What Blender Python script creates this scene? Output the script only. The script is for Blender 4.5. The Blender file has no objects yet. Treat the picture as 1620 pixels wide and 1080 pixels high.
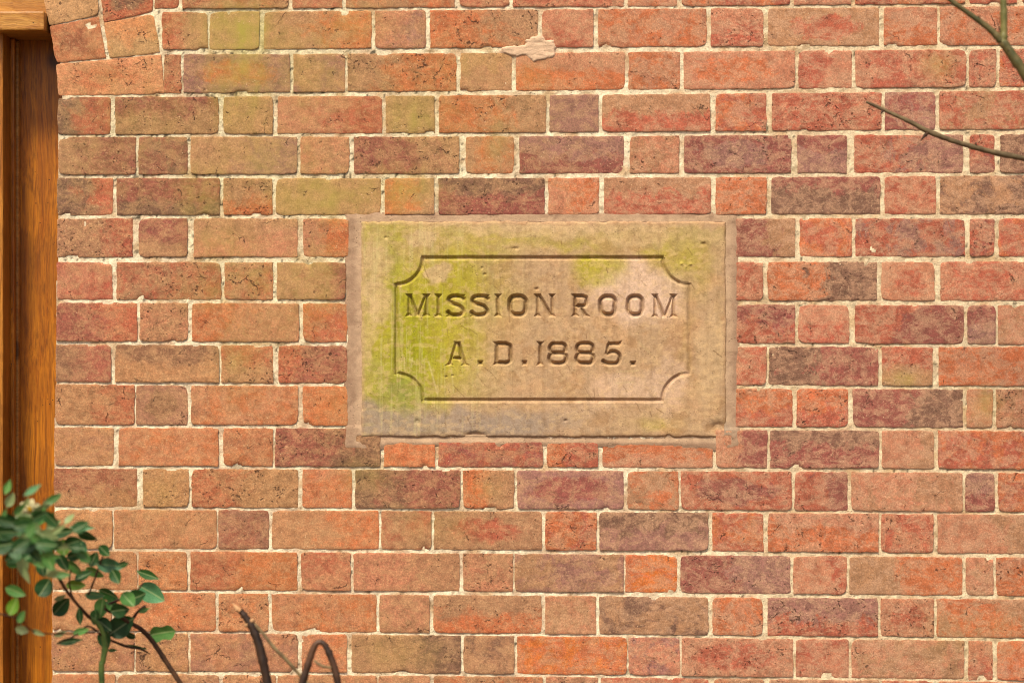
import bpy, math, random, re
import numpy as np
from mathutils import Vector, Matrix, Euler

random.seed(7)
rng = np.random.default_rng(7)
R = math.radians
sc = bpy.context.scene
col = sc.collection

# ------------------------------------------------------------------ camera, light, exposure
S = 0.0013            # metres per photograph pixel on the wall face
ZC = 1.40             # height of the camera and of the picture centre
D = 4.0               # camera to wall
cam = bpy.data.cameras.new('camera')
cam.sensor_width = 36.0
cam.lens = 36.0 * D / (1620 * S)
cam.clip_start, cam.clip_end = 0.05, 500
cam.dof.use_dof = True
cam.dof.focus_distance = D
cam.dof.aperture_fstop = 1.7
cam_o = bpy.data.objects.new('camera', cam)
cam_o.location = (0, -D, ZC)
cam_o.rotation_euler = (R(90), 0, 0)
col.objects.link(cam_o)
sc.camera = cam_o

SUN_EL, SUN_AZ = 55.0, 20.0      # azimuth measured from the wall's outward normal towards the door side
sun_dir = Vector((-math.sin(R(SUN_AZ)) * math.cos(R(SUN_EL)), -math.cos(R(SUN_AZ)) * math.cos(R(SUN_EL)), math.sin(R(SUN_EL))))
w = bpy.data.worlds.new('World')
sc.world = w
w.use_nodes = True
nt = w.node_tree
bg = nt.nodes['Background']
sky = nt.nodes.new('ShaderNodeTexSky')
sky.sky_type = 'NISHITA'
sky.sun_disc = False
sky.sun_elevation = R(SUN_EL)
sky.sun_rotation = math.atan2(sun_dir.x, sun_dir.y)
sky.air_density, sky.dust_density, sky.ozone_density = 1.0, 4.0, 0.5
bg.inputs['Strength'].default_value = 0.055
nt.links.new(sky.outputs[0], bg.inputs['Color'])

sun = bpy.data.lights.new('sun', 'SUN')
sun.energy = 1.5
sun.angle = R(10)
sun.color = (1.0, 0.985, 0.77)
sun_o = bpy.data.objects.new('sun', sun)
sun_o.rotation_euler = (-sun_dir).to_track_quat('-Z', 'Y').to_euler()
sun_o.location = (-2, -3, 6)
col.objects.link(sun_o)

vs = sc.view_settings
vs.view_transform = 'Standard'
vs.look = 'None'
vs.gamma = 1.0
vs.use_curve_mapping = False
vs.exposure = 1.55
sc.cycles.use_denoising = True
sc.cycles.filter_width = 1.05
sc.cycles.max_bounces = 6
K = 1.30              # how bright a fully lit surface shows, used to turn shown colours into base colours

# ------------------------------------------------------------------ helpers
def W(px, py, d=0.0):
    """point of the wall plane (photograph pixels), d metres in front of the brick faces"""
    return Vector(((px - 810) * S, -d, ZC - (py - 540) * S))

def at(px, py, d):
    """point seen at a pixel, d metres in front of the wall"""
    k = (D - d) / D
    return Vector(((px - 810) * S * k, -d, ZC - (py - 540) * S * k))

def lin(c):
    c = np.asarray(c, dtype=float) / 255.0
    return np.where(c <= 0.04045, c / 12.92, ((c + 0.055) / 1.055) ** 2.4)

def base(*c):
    return np.clip(lin(c if len(c) == 3 else c[0]) / K, 0, 0.9)

def rgba(*c):
    return tuple(base(*c)) + (1.0,)

def vnoise(x, y, seed=0):
    xi, yi = np.floor(x).astype(np.int64), np.floor(y).astype(np.int64)
    xf, yf = x - xi, y - yi
    u, v = xf * xf * (3 - 2 * xf), yf * yf * (3 - 2 * yf)
    def h(a, b):
        n = (a * 374761393 + b * 668265263 + seed * 974634777) & 0xFFFFFFFF
        n = ((n ^ (n >> 13)) * 1274126177) & 0xFFFFFFFF
        n = n ^ (n >> 16)
        return (n & 0xFFFF) / 65535.0
    return (h(xi, yi) * (1 - u) + h(xi + 1, yi) * u) * (1 - v) + (h(xi, yi + 1) * (1 - u) + h(xi + 1, yi + 1) * u) * v

def fbm(x, y, seed=0, oct=4):
    t, a, n = 0.0, 0.5, 0.0
    for i in range(oct):
        t = t + a * vnoise(x * 2 ** i + 17.3 * i, y * 2 ** i - 9.1 * i, seed + i)
        n += a
        a *= 0.55
    return t / n

def sstep(a, b, x):
    t = np.clip((x - a) / (b - a), 0, 1)
    return t * t * (3 - 2 * t)

def blob(x, y, cx, cy, rx, ry):
    return np.exp(-(((x - cx) / rx) ** 2 + ((y - cy) / ry) ** 2))

def link(name, me, mat=None, parent=None):
    o = bpy.data.objects.new(name, me)
    col.objects.link(o)
    if mat is not None and me is not None and not me.materials:
        me.materials.append(mat)
    if parent is not None:
        o.parent = parent
    return o

def mesh_np(name, verts, faces, smooth=True):
    """verts (n,3); faces (m,4) array or a list of index lists"""
    me = bpy.data.meshes.new(name)
    verts = np.asarray(verts, dtype=np.float32)
    if isinstance(faces, np.ndarray):
        m, k = faces.shape
        me.vertices.add(len(verts))
        me.vertices.foreach_set('co', verts.ravel())
        me.loops.add(m * k)
        me.loops.foreach_set('vertex_index', faces.astype(np.int32).ravel())
        me.polygons.add(m)
        me.polygons.foreach_set('loop_start', np.arange(0, m * k, k, dtype=np.int32))
        me.update(calc_edges=True)
    else:
        me.from_pydata([tuple(v) for v in verts], [], faces)
    me.polygons.foreach_set('use_smooth', [smooth] * len(me.polygons))
    me.validate()
    me.update()
    return me

def vcol(me, name, arr):
    a = me.attributes.new(name, 'FLOAT_COLOR', 'POINT')
    arr = np.asarray(arr, dtype=np.float32)
    if arr.shape[1] == 3:
        arr = np.hstack([arr, np.ones((len(arr), 1), np.float32)])
    a.data.foreach_set('color', arr.ravel())

def tag(o, label=None, cat=None, group=None, kind=None):
    if label: o['label'] = label
    if cat: o['category'] = cat
    if group: o['group'] = group
    if kind: o['kind'] = kind
    return o

def empty(name, loc=(0, 0, 0)):
    o = bpy.data.objects.new(name, None)
    o.location = loc
    o.empty_display_size = 0.1
    col.objects.link(o)
    return o

class Nodes:
    def __init__(s, name):
        s.m = bpy.data.materials.new(name)
        s.m.use_nodes = True
        s.t = s.m.node_tree
        s.b = s.t.nodes['Principled BSDF']
    def n(s, kind, **kw):
        x = s.t.nodes.new('ShaderNode' + kind)
        for k, v in kw.items():
            if k == 'ins':
                for a, b in v.items(): s.put(x.inputs[a], b)
            else: setattr(x, k, v)
        return x
    def put(s, sock, v):
        if isinstance(v, bpy.types.NodeSocket): s.t.links.new(v, sock)
        elif isinstance(v, bpy.types.Node): s.t.links.new(v.outputs[0], sock)
        else: sock.default_value = v
    def math(s, op, a, b=0.0, clamp=False):
        x = s.n('Math', operation=op, use_clamp=clamp)
        s.put(x.inputs[0], a); s.put(x.inputs[1], b)
        return x.outputs[0]
    def vmath(s, op, a, b):
        x = s.n('VectorMath', operation=op)
        s.put(x.inputs[0], a); s.put(x.inputs[1], b)
        return x.outputs[0]
    def noise(s, vec, scale, detail=4, rough=0.55, dist=0.0):
        x = s.n('TexNoise', ins={'Vector': vec, 'Scale': scale, 'Detail': detail, 'Roughness': rough, 'Distortion': dist})
        return x.outputs[0]
    def voro(s, vec, scale, feature='F1'):
        x = s.n('TexVoronoi', feature=feature, ins={'Vector': vec, 'Scale': scale})
        return x.outputs['Distance']
    def ramp(s, v, a, b, lo=0.0, hi=1.0):
        x = s.n('MapRange', interpolation_type='SMOOTHSTEP', ins={0: v, 1: a, 2: b, 3: lo, 4: hi})
        return x.outputs[0]
    def mix(s, f, a, b, mode='MIX'):
        x = s.n('Mix', data_type='RGBA', blend_type=mode, ins={0: f, 6: a, 7: b})
        return x.outputs[2]
    def scale(s, vec, xyz):
        return s.vmath('MULTIPLY', vec, xyz)
    def bump(s, h, dist, strength=1.0, normal=None):
        x = s.n('Bump', ins={'Strength': strength, 'Distance': dist, 'Height': h})
        if normal is not None: s.put(x.inputs['Normal'], normal)
        return x.outputs[0]

# ------------------------------------------------------------------ materials
def brick_material():
    g = Nodes('brick')
    pos = g.n('NewGeometry').outputs['Position']
    ca = g.n('Attribute', attribute_name='ca').outputs['Color']
    cb = g.n('Attribute', attribute_name='cb').outputs['Color']
    sep = g.n('SeparateColor', ins={0: g.n('Attribute', attribute_name='aux').outputs['Color']})
    seed, moss, bias = sep.outputs[0], sep.outputs[1], sep.outputs[2]
    off = g.n('CombineXYZ', ins={0: g.math('MULTIPLY', seed, 31.0), 1: g.math('MULTIPLY', seed, 57.0), 2: g.math('MULTIPLY', seed, 13.0)})
    p = g.vmath('ADD', pos, off)
    n1 = g.noise(p, 17, 10, 0.72, 0.7)
    px_ = g.n('SeparateXYZ', ins={0: pos}).outputs[0]
    worn = g.ramp(px_, -0.25, 0.45)                    # crisply flaked towards the exposed end, soft near the door
    f1 = g.n('MapRange', interpolation_type='SMOOTHSTEP', ins={0: g.math('ADD', n1, g.math('SUBTRACT', bias, 0.5)), 1: g.math('ADD', 0.41, g.math('MULTIPLY', worn, 0.055)), 2: g.math('SUBTRACT', 0.62, g.math('MULTIPLY', worn, 0.075))}).outputs[0]
    c = g.mix(f1, ca, cb)
    # soft tone drift and dusty bloom
    n2 = g.noise(p, 55, 6, 0.65, 0.3)
    c = g.mix(1.0, c, g.n('CombineColor', ins={k: g.ramp(n2, 0.30, 0.70, 0.76, 1.22) for k in (0, 1, 2)}).outputs[0], 'MULTIPLY')
    n4 = g.noise(g.scale(p, (1.0, 1.0, 1.6)), 30, 10, 0.78, 0.6)
    c = g.mix(g.math('MULTIPLY', g.ramp(n4, 0.44, 0.58, 0.05, 0.58), g.math('ADD', 0.75, g.math('MULTIPLY', worn, 0.3))), c, g.mix(worn, rgba(208, 156, 110), rgba(206, 156, 122)))
    n7 = g.noise(g.scale(p, (1.0, 1.0, 1.3)), 110, 8, 0.8, 0.8)
    c = g.mix(g.ramp(n7, 0.52, 0.64, 0, 0.42), c, g.mix(worn, rgba(222, 174, 126), rgba(224, 176, 142)))
    n6 = g.noise(p, 40, 7, 0.75, 0.8)
    c = g.mix(g.ramp(n6, 0.56, 0.70, 0, 0.5), c, rgba(112, 72, 52))
    # fine sandy grain
    n3 = g.noise(pos, 330, 4, 0.75)
    c = g.mix(1.0, c, g.n('CombineColor', ins={k: g.ramp(n3, 0.30, 0.70, 0.74, 1.26) for k in (0, 1, 2)}).outputs[0], 'MULTIPLY')
    rough_ = g.math('FRACT', g.math('MULTIPLY', seed, 7.31))      # some bricks are smooth, some coarse
    n8 = g.noise(g.scale(p, (1, 1, 1.2)), 150, 6, 0.85)
    c = g.mix(g.math('ADD', 0.45, g.math('MULTIPLY', rough_, 0.65)), c, g.n('CombineColor', ins={k: g.ramp(n8, 0.34, 0.66, 0.79, 1.20) for k in (0, 1, 2)}).outputs[0], 'MULTIPLY')
    # algae
    n5 = g.noise(pos, 26, 5, 0.65, 0.3)
    mf = g.math('MULTIPLY', moss, g.ramp(n5, 0.25, 0.65, 0.35, 1.0), True)
    c = g.mix(mf, c, rgba(176, 158, 70))
    # pits, drag marks and cracks
    wob = g.vmath('ADD', p, g.scale(g.n('TexNoise', ins={'Vector': p, 'Scale': 40.0, 'Detail': 6.0, 'Roughness': 0.6}).outputs['Color'], (0.034, 0.034, 0.034)))
    v1 = g.voro(g.scale(wob, (0.8, 1, 1.15)), 130)
    pmask = g.ramp(g.math('ADD', g.noise(p, 40, 4), g.math('MULTIPLY', g.math('SUBTRACT', g.math('FRACT', g.math('MULTIPLY', seed, 7.31)), 0.5), 0.16)), 0.50, 0.68)
    pit = g.ramp(g.math('SUBTRACT', g.math('MULTIPLY', pmask, 0.38), v1), 0.0, 0.10)
    pit = g.math('MULTIPLY', pit, g.ramp(g.noise(p, 210, 2), 0.35, 0.6))
    v2 = g.voro(g.scale(wob, (1, 1, 1.0)), 20, 'DISTANCE_TO_EDGE')
    cmask = g.ramp(g.noise(p, 19, 5, 0.7), 0.575, 0.64)
    crack = g.math('MULTIPLY', g.ramp(v2, 0.024, 0.004), cmask)
    dm = g.noise(g.scale(wob, (14, 14, 70)), 1.0, 6, 0.7, 0.8)
    drag = g.ramp(dm, 0.64, 0.72)
    drag = g.math('MULTIPLY', drag, g.ramp(g.noise(p, 13, 2), 0.45, 0.6))
    dark = g.math('MAXIMUM', g.math('MULTIPLY', pit, 0.7), g.math('MAXIMUM', g.math('MULTIPLY', crack, 0.78), g.math('MULTIPLY', drag, 0.28)))
    c = g.mix(dark, c, rgba(70, 42, 30))
    v3 = g.voro(p, 95)
    c = g.mix(g.math('MULTIPLY', g.ramp(v3, 0.12, 0.07), g.ramp(g.noise(p, 9, 2), 0.5, 0.6, 0, 0.8)), c, rgba(230, 190, 150))
    g.put(g.b.inputs['Base Color'], c)
    g.b.inputs['Roughness'].default_value = 0.88
    g.b.inputs['Specular IOR Level'].default_value = 0.3
    h = g.math('SUBTRACT', g.math('ADD', g.math('MULTIPLY', n2, 0.7), g.math('MULTIPLY', n3, 0.22)), g.math('ADD', g.math('MULTIPLY', pit, 1.0), g.math('ADD', g.math('MULTIPLY', crack, 1.2), g.math('MULTIPLY', drag, 0.5))))
    h = g.math('ADD', h, g.math('ADD', g.math('MULTIPLY', n4, 0.45), g.math('MULTIPLY', n8, 0.8)))
    g.put(g.b.inputs['Normal'], g.bump(h, 0.0015, g.math('ADD', 0.45, g.math('MULTIPLY', rough_, 0.75))))
    return g.m

def grainy_material(name, grain=420, bumpd=0.0016, rough=0.95, lump=70, spread=0.2):
    """colour from the 'ca' attribute with sandy grain"""
    g = Nodes(name)
    pos = g.n('NewGeometry').outputs['Position']
    c = g.n('Attribute', attribute_name='ca').outputs['Color']
    a = g.noise(pos, grain, 4, 0.7)
    b = g.noise(pos, lump, 6, 0.65, 0.3)
    for v, k in ((a, spread), (b, spread * 0.8)):
        c = g.mix(1.0, c, g.n('CombineColor', ins={i: g.ramp(v, 0.22, 0.78, 1 - k, 1 + k) for i in (0, 1, 2)}).outputs[0], 'MULTIPLY')
    v1 = g.voro(pos, 230)
    pit = g.math('MULTIPLY', g.ramp(v1, 0.25, 0.08), g.ramp(g.noise(pos, 33, 3), 0.5, 0.62))
    c = g.mix(g.math('MULTIPLY', pit, 0.55), c, rgba(110, 84, 58))
    g.put(g.b.inputs['Base Color'], c)
    g.b.inputs['Roughness'].default_value = rough
    g.b.inputs['Specular IOR Level'].default_value = 0.2
    h = g.math('SUBTRACT', g.math('ADD', g.math('MULTIPLY', a, 0.5), b), pit)
    g.put(g.b.inputs['Normal'], g.bump(h, bumpd, 0.9))
    return g.m

def wood_material(name, c1, c2, c3, vertical=True, rough=0.42):
    g = Nodes(name)
    pos = g.n('NewGeometry').outputs['Position']
    info = g.n('ObjectInfo').outputs['Random']
    p = g.vmath('ADD', pos, g.n('CombineXYZ', ins={0: g.math('MULTIPLY', info, 9.0), 1: 0.0, 2: g.math('MULTIPLY', info, 5.0)}))
    sv = (1, 1, 0.07) if vertical else (0.07, 1, 1)
    q = g.scale(p, sv)
    wob = g.vmath('ADD', q, g.scale(g.n('TexNoise', ins={'Vector': g.scale(p, (1, 1, .35)), 'Scale': 9.0, 'Detail': 3.0}).outputs['Color'], (0.03, 0.03, 0.03)))
    a = g.noise(wob, 60, 6, 0.65, 0.8)
    b = g.noise(wob, 330, 4, 0.6)
    l = g.noise(p, 4.5, 4, 0.6, 0.5)
    c = g.mix(g.ramp(a, 0.35, 0.66), base_c(c1), base_c(c2))
    c = g.mix(g.ramp(b, 0.46, 0.64, 0, 0.55), c, base_c(c3))
    b2 = g.noise(g.scale(wob, (1, 1, 2.5)), 150, 5, 0.7, 0.4)
    c = g.mix(1.0, c, g.n('CombineColor', ins={k: g.ramp(b2, 0.32, 0.68, 0.82, 1.16) for k in (0, 1, 2)}).outputs[0], 'MULTIPLY')
    c = g.mix(g.ramp(l, 0.42, 0.72, 0, 0.55), c, base_c(c3))
    kn = g.voro(g.scale(p, (1, 1, .6)), 6.5)
    c = g.mix(g.ramp(kn, 0.13, 0.05, 0, 0.75), c, rgba(58, 30, 14))
    sp = g.voro(p, 60)
    c = g.mix(g.math('MULTIPLY', g.ramp(sp, 0.10, 0.05), g.ramp(g.noise(p, 11, 2), 0.5, 0.6)), c, rgba(40, 22, 10))
    g.put(g.b.inputs['Base Color'], c)
    g.b.inputs['Roughness'].default_value = rough
    g.b.inputs['Specular IOR Level'].default_value = 0.35
    g.put(g.b.inputs['Normal'], g.bump(g.math('ADD', b, a), 0.0010, 0.7))
    return g.m

def base_c(c):
    return tuple(base(*c)) + (1.0,)

def plain_material(name, c1, c2, scale=40, rough=0.6, spec=0.4, bumpd=0.001, stretch=(1, 1, 1), transl=0.0):
    g = Nodes(name)
    t = g.n('TexCoord').outputs['Object']
    info = g.n('ObjectInfo').outputs['Random']
    p = g.vmath('ADD', t, g.n('CombineXYZ', ins={0: g.math('MULTIPLY', info, 7.0), 1: g.math('MULTIPLY', info, 3.0), 2: 0.0}))
    a = g.noise(g.scale(p, stretch), scale, 5, 0.6, 0.3)
    c = g.mix(g.ramp(a, 0.35, 0.65), base_c(c1), base_c(c2))
    if transl:
        zc = g.math('ABSOLUTE', g.n('SeparateXYZ', ins={0: t}).outputs[2])
        c = g.mix(g.ramp(zc, 0.05, 0.015, 0, 0.45), c, base_c((190, 200, 140)))
    v = g.math('ADD', g.math('MULTIPLY', info, 0.7), 0.65)
    c = g.mix(1.0, c, g.n('CombineColor', ins={i: v for i in (0, 1, 2)}).outputs[0], 'MULTIPLY')
    g.put(g.b.inputs['Base Color'], c)
    g.b.inputs['Roughness'].default_value = rough
    g.b.inputs['Specular IOR Level'].default_value = spec
    if bumpd: g.put(g.b.inputs['Normal'], g.bump(a, bumpd, 0.8))
    if transl:
        out = g.t.nodes['Material Output']
        tr = g.n('BsdfTranslucent', ins={'Color': c})
        mx = g.n('MixShader', ins={0: transl})
        g.put(mx.inputs[1], g.b.outputs[0]); g.put(mx.inputs[2], tr.outputs[0])
        g.put(out.inputs['Surface'], mx.outputs[0])
    return g.m

M_brick = brick_material()
M_mortar = grainy_material('lime_mortar', 300, 0.0028, 0.97, 90, 0.24)
M_render = grainy_material('cement_mortar', 360, 0.0016, 0.95, 60, 0.12)
M_stone = grainy_material('sandstone', 380, 0.0011, 0.93, 75, 0.14)
M_oak = wood_material('oak_board', (210, 126, 24), (174, 94, 12), (112, 58, 12))
M_oak_light = wood_material('oak_pale', (214, 152, 72), (190, 122, 48), (150, 92, 40), False)
M_oak_up = wood_material('oak_post', (206, 132, 46), (172, 100, 28), (118, 66, 20))
M_leaf = [plain_material('leaf_dark', (58, 98, 42), (38, 74, 34), 40, 0.5, 0.28, 0, transl=0.2),
          plain_material('leaf_mid', (106, 152, 72), (78, 128, 62), 40, 0.5, 0.3, 0, transl=0.2),
          plain_material('leaf_blue', (104, 152, 104), (66, 120, 78), 40, 0.45, 0.35, 0, transl=0.15),
          plain_material('leaf_pale', (176, 186, 128), (140, 164, 104), 40, 0.42, 0.5, 0, transl=0.3),
          plain_material('leaf_bright', (122, 160, 44), (92, 136, 40), 40, 0.45, 0.5, 0, transl=0.35)]
M_petal = plain_material('petal', (238, 228, 190), (226, 206, 140), 60, 0.6, 0.3, 0, transl=0.3)
M_yellow = plain_material('flower_heart', (206, 160, 40), (180, 130, 30), 80, 0.7, 0.2, 0)
M_stalk = plain_material('green_stalk', (128, 148, 66), (96, 124, 56), 60, 0.6, 0.4)
M_bark = plain_material('brown_bark', (92, 58, 34), (58, 36, 24), 60, 0.75, 0.3)
M_cane = plain_material('cane_bark', (88, 56, 36), (36, 25, 20), 22, 0.55, 0.4, 0.0015, (1, 1, .4))
M_cut = plain_material('cut_wood', (226, 174, 128), (204, 146, 100), 80, 0.8, 0.2)
M_twig = plain_material('grey_twig', (146, 122, 86), (112, 88, 62), 50, 0.75, 0.3)
M_green_branch = plain_material('green_branch', (128, 108, 62), (92, 88, 46), 40, 0.55, 0.4)
M_soil = plain_material('soil', (120, 104, 84), (92, 78, 62), 3, 0.95, 0.1, 0.02)

# ------------------------------------------------------------------ ground
me = mesh_np('ground', [(-120, -160, 0), (120, -160, 0), (120, 80, 0), (-120, 80, 0)], np.array([[0, 1, 2, 3]]), False)
tag(link('ground', me, M_soil), kind='structure')

# ------------------------------------------------------------------ brick wall
wall = empty('brick_wall', (0, 0, 0))
tag(wall, 'weathered red brick wall with cream lime mortar joints round the stone plaque', 'brick wall')

# top and bottom edge of each course at x = 90, 810, 1600
COURSE_Y = [(-45, -48, -53, 13, 10, 4), (22, 17, 12, 79, 74, 70), (88, 85, 79, 147, 142, 136), (155, 152, 145, 212, 208, 203),
            (218, 217, 214, 275, 273, 272), (283, 283, 279, 339, 338, 337), (347, 347, 347, 405, 405, 404), (416, 416, 415, 472, 473, 474),
            (480, 482, 484, 538, 540, 543), (546, 549, 550, 602, 606, 609), (609, 614, 617, 670, 672, 675), (677, 680, 683, 735, 737, 740),
            (742, 745, 749, 800, 803, 808), (807, 810, 815, 866, 868, 874), (872, 877, 883, 931, 934, 941), (937, 943, 949, 995, 1000, 1007),
            (1001, 1007, 1015, 1059, 1064, 1074), (1067, 1071, 1080, 1125, 1129, 1138)]
COURSES = [
 '245-282RT 289-456TR 463-541PR 548-719TO 727-805PR 812-986PR 994-1071PO 1079-1250RO 1257-1346RP 1354-1526RO 1534-1608RO 1616-1780PR',
 '257-328TRl 332-410Gn 418-587TOr 594-673PUn 681-850OTr 858-938PRn 947-1117OPn 1125-1207PRb 1216-1390TRc 1399-1482OPt 1488-1660POn',
 '260-286RT 291-458UOc 465-545TUn 551-722OTl 729-809TGt 817-988OPt 995-1075POn 1082-1257POc 1264-1347RPr 1354-1528PRn 1534-1575RPn 1582-1760OR',
 '92-174RDl 183-345TMt 354-431GTn 440-604PRr 611-687Gn 695-863OTr 870-946Un 953-1123TRb 1133-1212ROn 1222-1394PRs 1401-1479UMn 1487-1660RTn',
 '93-214MTl 220-296MDn 302-469TUr 476-552TPn 561-726MTr 737-812TOn 822-986UMb 997-1074PTn 1083-1251MUc 1262-1339UMt 1352-1523URl 1535-1573RMb 1583-1760DRr',
 '91-178DRr 185-347MDb 354-430TOb 437-602TGl 609-686OTr 694-861MDt 868-947OPn 956-1124RTt 1133-1212POs 1221-1392DMt 1400-1480PRn 1488-1660TDn',
 '91-209TRr 220-296MTb 307-470TPb 480-551OPl 1165-1257MTr 1266-1347ROn 1354-1526RUn 1535-1573RMn 1581-1760RO',
 '91-177PRn 185-349RTn 356-431TRn 439-546TMr 1166-1206RPn 1215-1387DOl 1395-1478PRc 1489-1660PRn',
 '90-216MRr 222-297PTn 304-472POl 480-548ORn 1166-1257MRb 1264-1343RPt 1353-1524MRl 1531-1575UMt 1580-1760PTn',
 '89-175MDl 183-346TDt 351-431TRt 441-549MRl 1166-1212RPn 1217-1389MDl 1396-1475RTb 1486-1660POs',
 '88-212TRr 216-296UDc 303-471POn 480-549On 1165-1253ORb 1261-1341ORb 1350-1523MDr 1530-1570PTn 1577-1760PTn',
 '87-179TUn 188-345POn 354-431POn 436-601MDr 608-687On 694-858RMn 866-946ROl 954-1127OPb 1133-1213MPl 1219-1390MDt 1396-1477PTr 1485-1660ROn',
 '86-216MTb 227-298TGn 304-471TRl 479-556OPn 563-727MDl 733-813OTr 819-986UMc 993-1073OTn 1078-1252RMc 1258-1340RMr 1347-1522PTn 1528-1573UMb 1580-1760ROn',
 '86-177TPn 181-342TPn 346-425UMn 431-598TOr 604-682TRn 687-857TRc 863-943ORn 949-1120UDt 1128-1207ORn 1216-1389OPt 1395-1476RPn 1484-1660PTr',
 '84-216TPn 220-295POn 302-470ORl 477-554RPn 560-726PTr 733-811PTn 815-986UTn 990-1071OYn 1077-1250UMl 1256-1339PRn 1345-1522OTl 1529-1571PTn 1577-1760POn',
 '83-176PTn 181-340OPn 347-424POn 431-595POn 601-679TPn 686-856TOb 863-942PTn 949-1120TDn 1128-1206OPn 1215-1388URb 1394-1477PRc 1483-1660TOn',
 '82-212UTn 215-297TUn 302-470UPn 478-548POn 557-728TDr 734-813TDn 819-991OYn 995-1075PUn 1079-1254PRc 1260-1342PRn 1348-1525PTn 1533-1570RPn 1578-1760POn',
 '83-181RPn 186-346TUn 353-435PTn 440-595TPn 599-680PTn 687-858TOn 864-945PTn 951-1122RPn 1130-1210TOn 1217-1390PTn 1396-1478ROn 1485-1660OPn']
def soft(t, k=0.22, to=(190, 128, 94)):
    return tuple(a * (1 - k) + b * k for a, b in zip(t, to))
TONES = {'O': (200, 102, 60), 'Y': (214, 108, 36), 'R': (178, 83, 62), 'P': (194, 122, 92), 'T': (174, 122, 88), 'G': (172, 134, 84),
         'M': (142, 68, 64), 'D': (104, 72, 62), 'U': (150, 99, 92)}
TONES = {k: soft(v, {'D': .26, 'M': .16, 'U': .16, 'G': .40}.get(k, .14)) for k, v in TONES.items()}

def course_y(r, x):
    a = COURSE_Y[r]
    t = np.polyfit((90, 810, 1600), a[:3], 2); b = np.polyfit((90, 810, 1600), a[3:], 2)
    return float(np.polyval(t, x)), float(np.polyval(b, x))

MOSS = [(385, 52, 62, 50, .95), (385, 120, 60, 90, .6), (300, 45, 60, 40, .3), (480, 110, 90, 90, .3), (400, 170, 50, 60, .35), (430, 250, 90, 60, .35), (560, 40, 60, 40, .3), (655, 185, 50, 40, .5),
        (640, 300, 60, 40, .55), (520, 310, 110, 40, .6), (220, 200, 150, 120, .22), (700, 170, 200, 120, .18), (500, 440, 60, 60, .45), (360, 390, 60, 50, .35), (410, 440, 60, 40, .4), (320, 300, 50, 50, .45),
        (440, 500, 60, 60, .25), (250, 780, 40, 40, .12), (330, 460, 60, 30, .3), (740, 110, 60, 40, .25), (790, 220, 40, 50, .3), (840, 120, 40, 40, .2),
        (1485, 103, 25, 22, .35), (1560, 640, 25, 25, .4), (1430, 600, 30, 12, .5), (380, 560, 40, 60, .3), (540, 640, 40, 60, .15), (770, 770, 40, 30, .2),
        (700, 830, 60, 30, .2), (1140, 590, 60, 300, .05), (1540, 1000, 90, 40, .15), (630, 1030, 60, 30, .25), (580, 750, 40, 25, .3)]
def moss_at(x, y):
    m = 0
    for cx, cy, rx, ry, a in MOSS:
        m = np.maximum(m, a * blob(x, y, cx, cy, rx, ry))
    m = m * (0.35 + 1.3 * fbm(x / 16.0, y / 90.0, 5, 4))
    return np.clip(m, 0, 1)

def axis(L, step):
    inner = max(2, int(round((L - 7.2) / step)))
    return np.concatenate([[0, 1.0], np.linspace(3.6, L - 3.6, inner + 1), [L - 1.0, L]])

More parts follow.
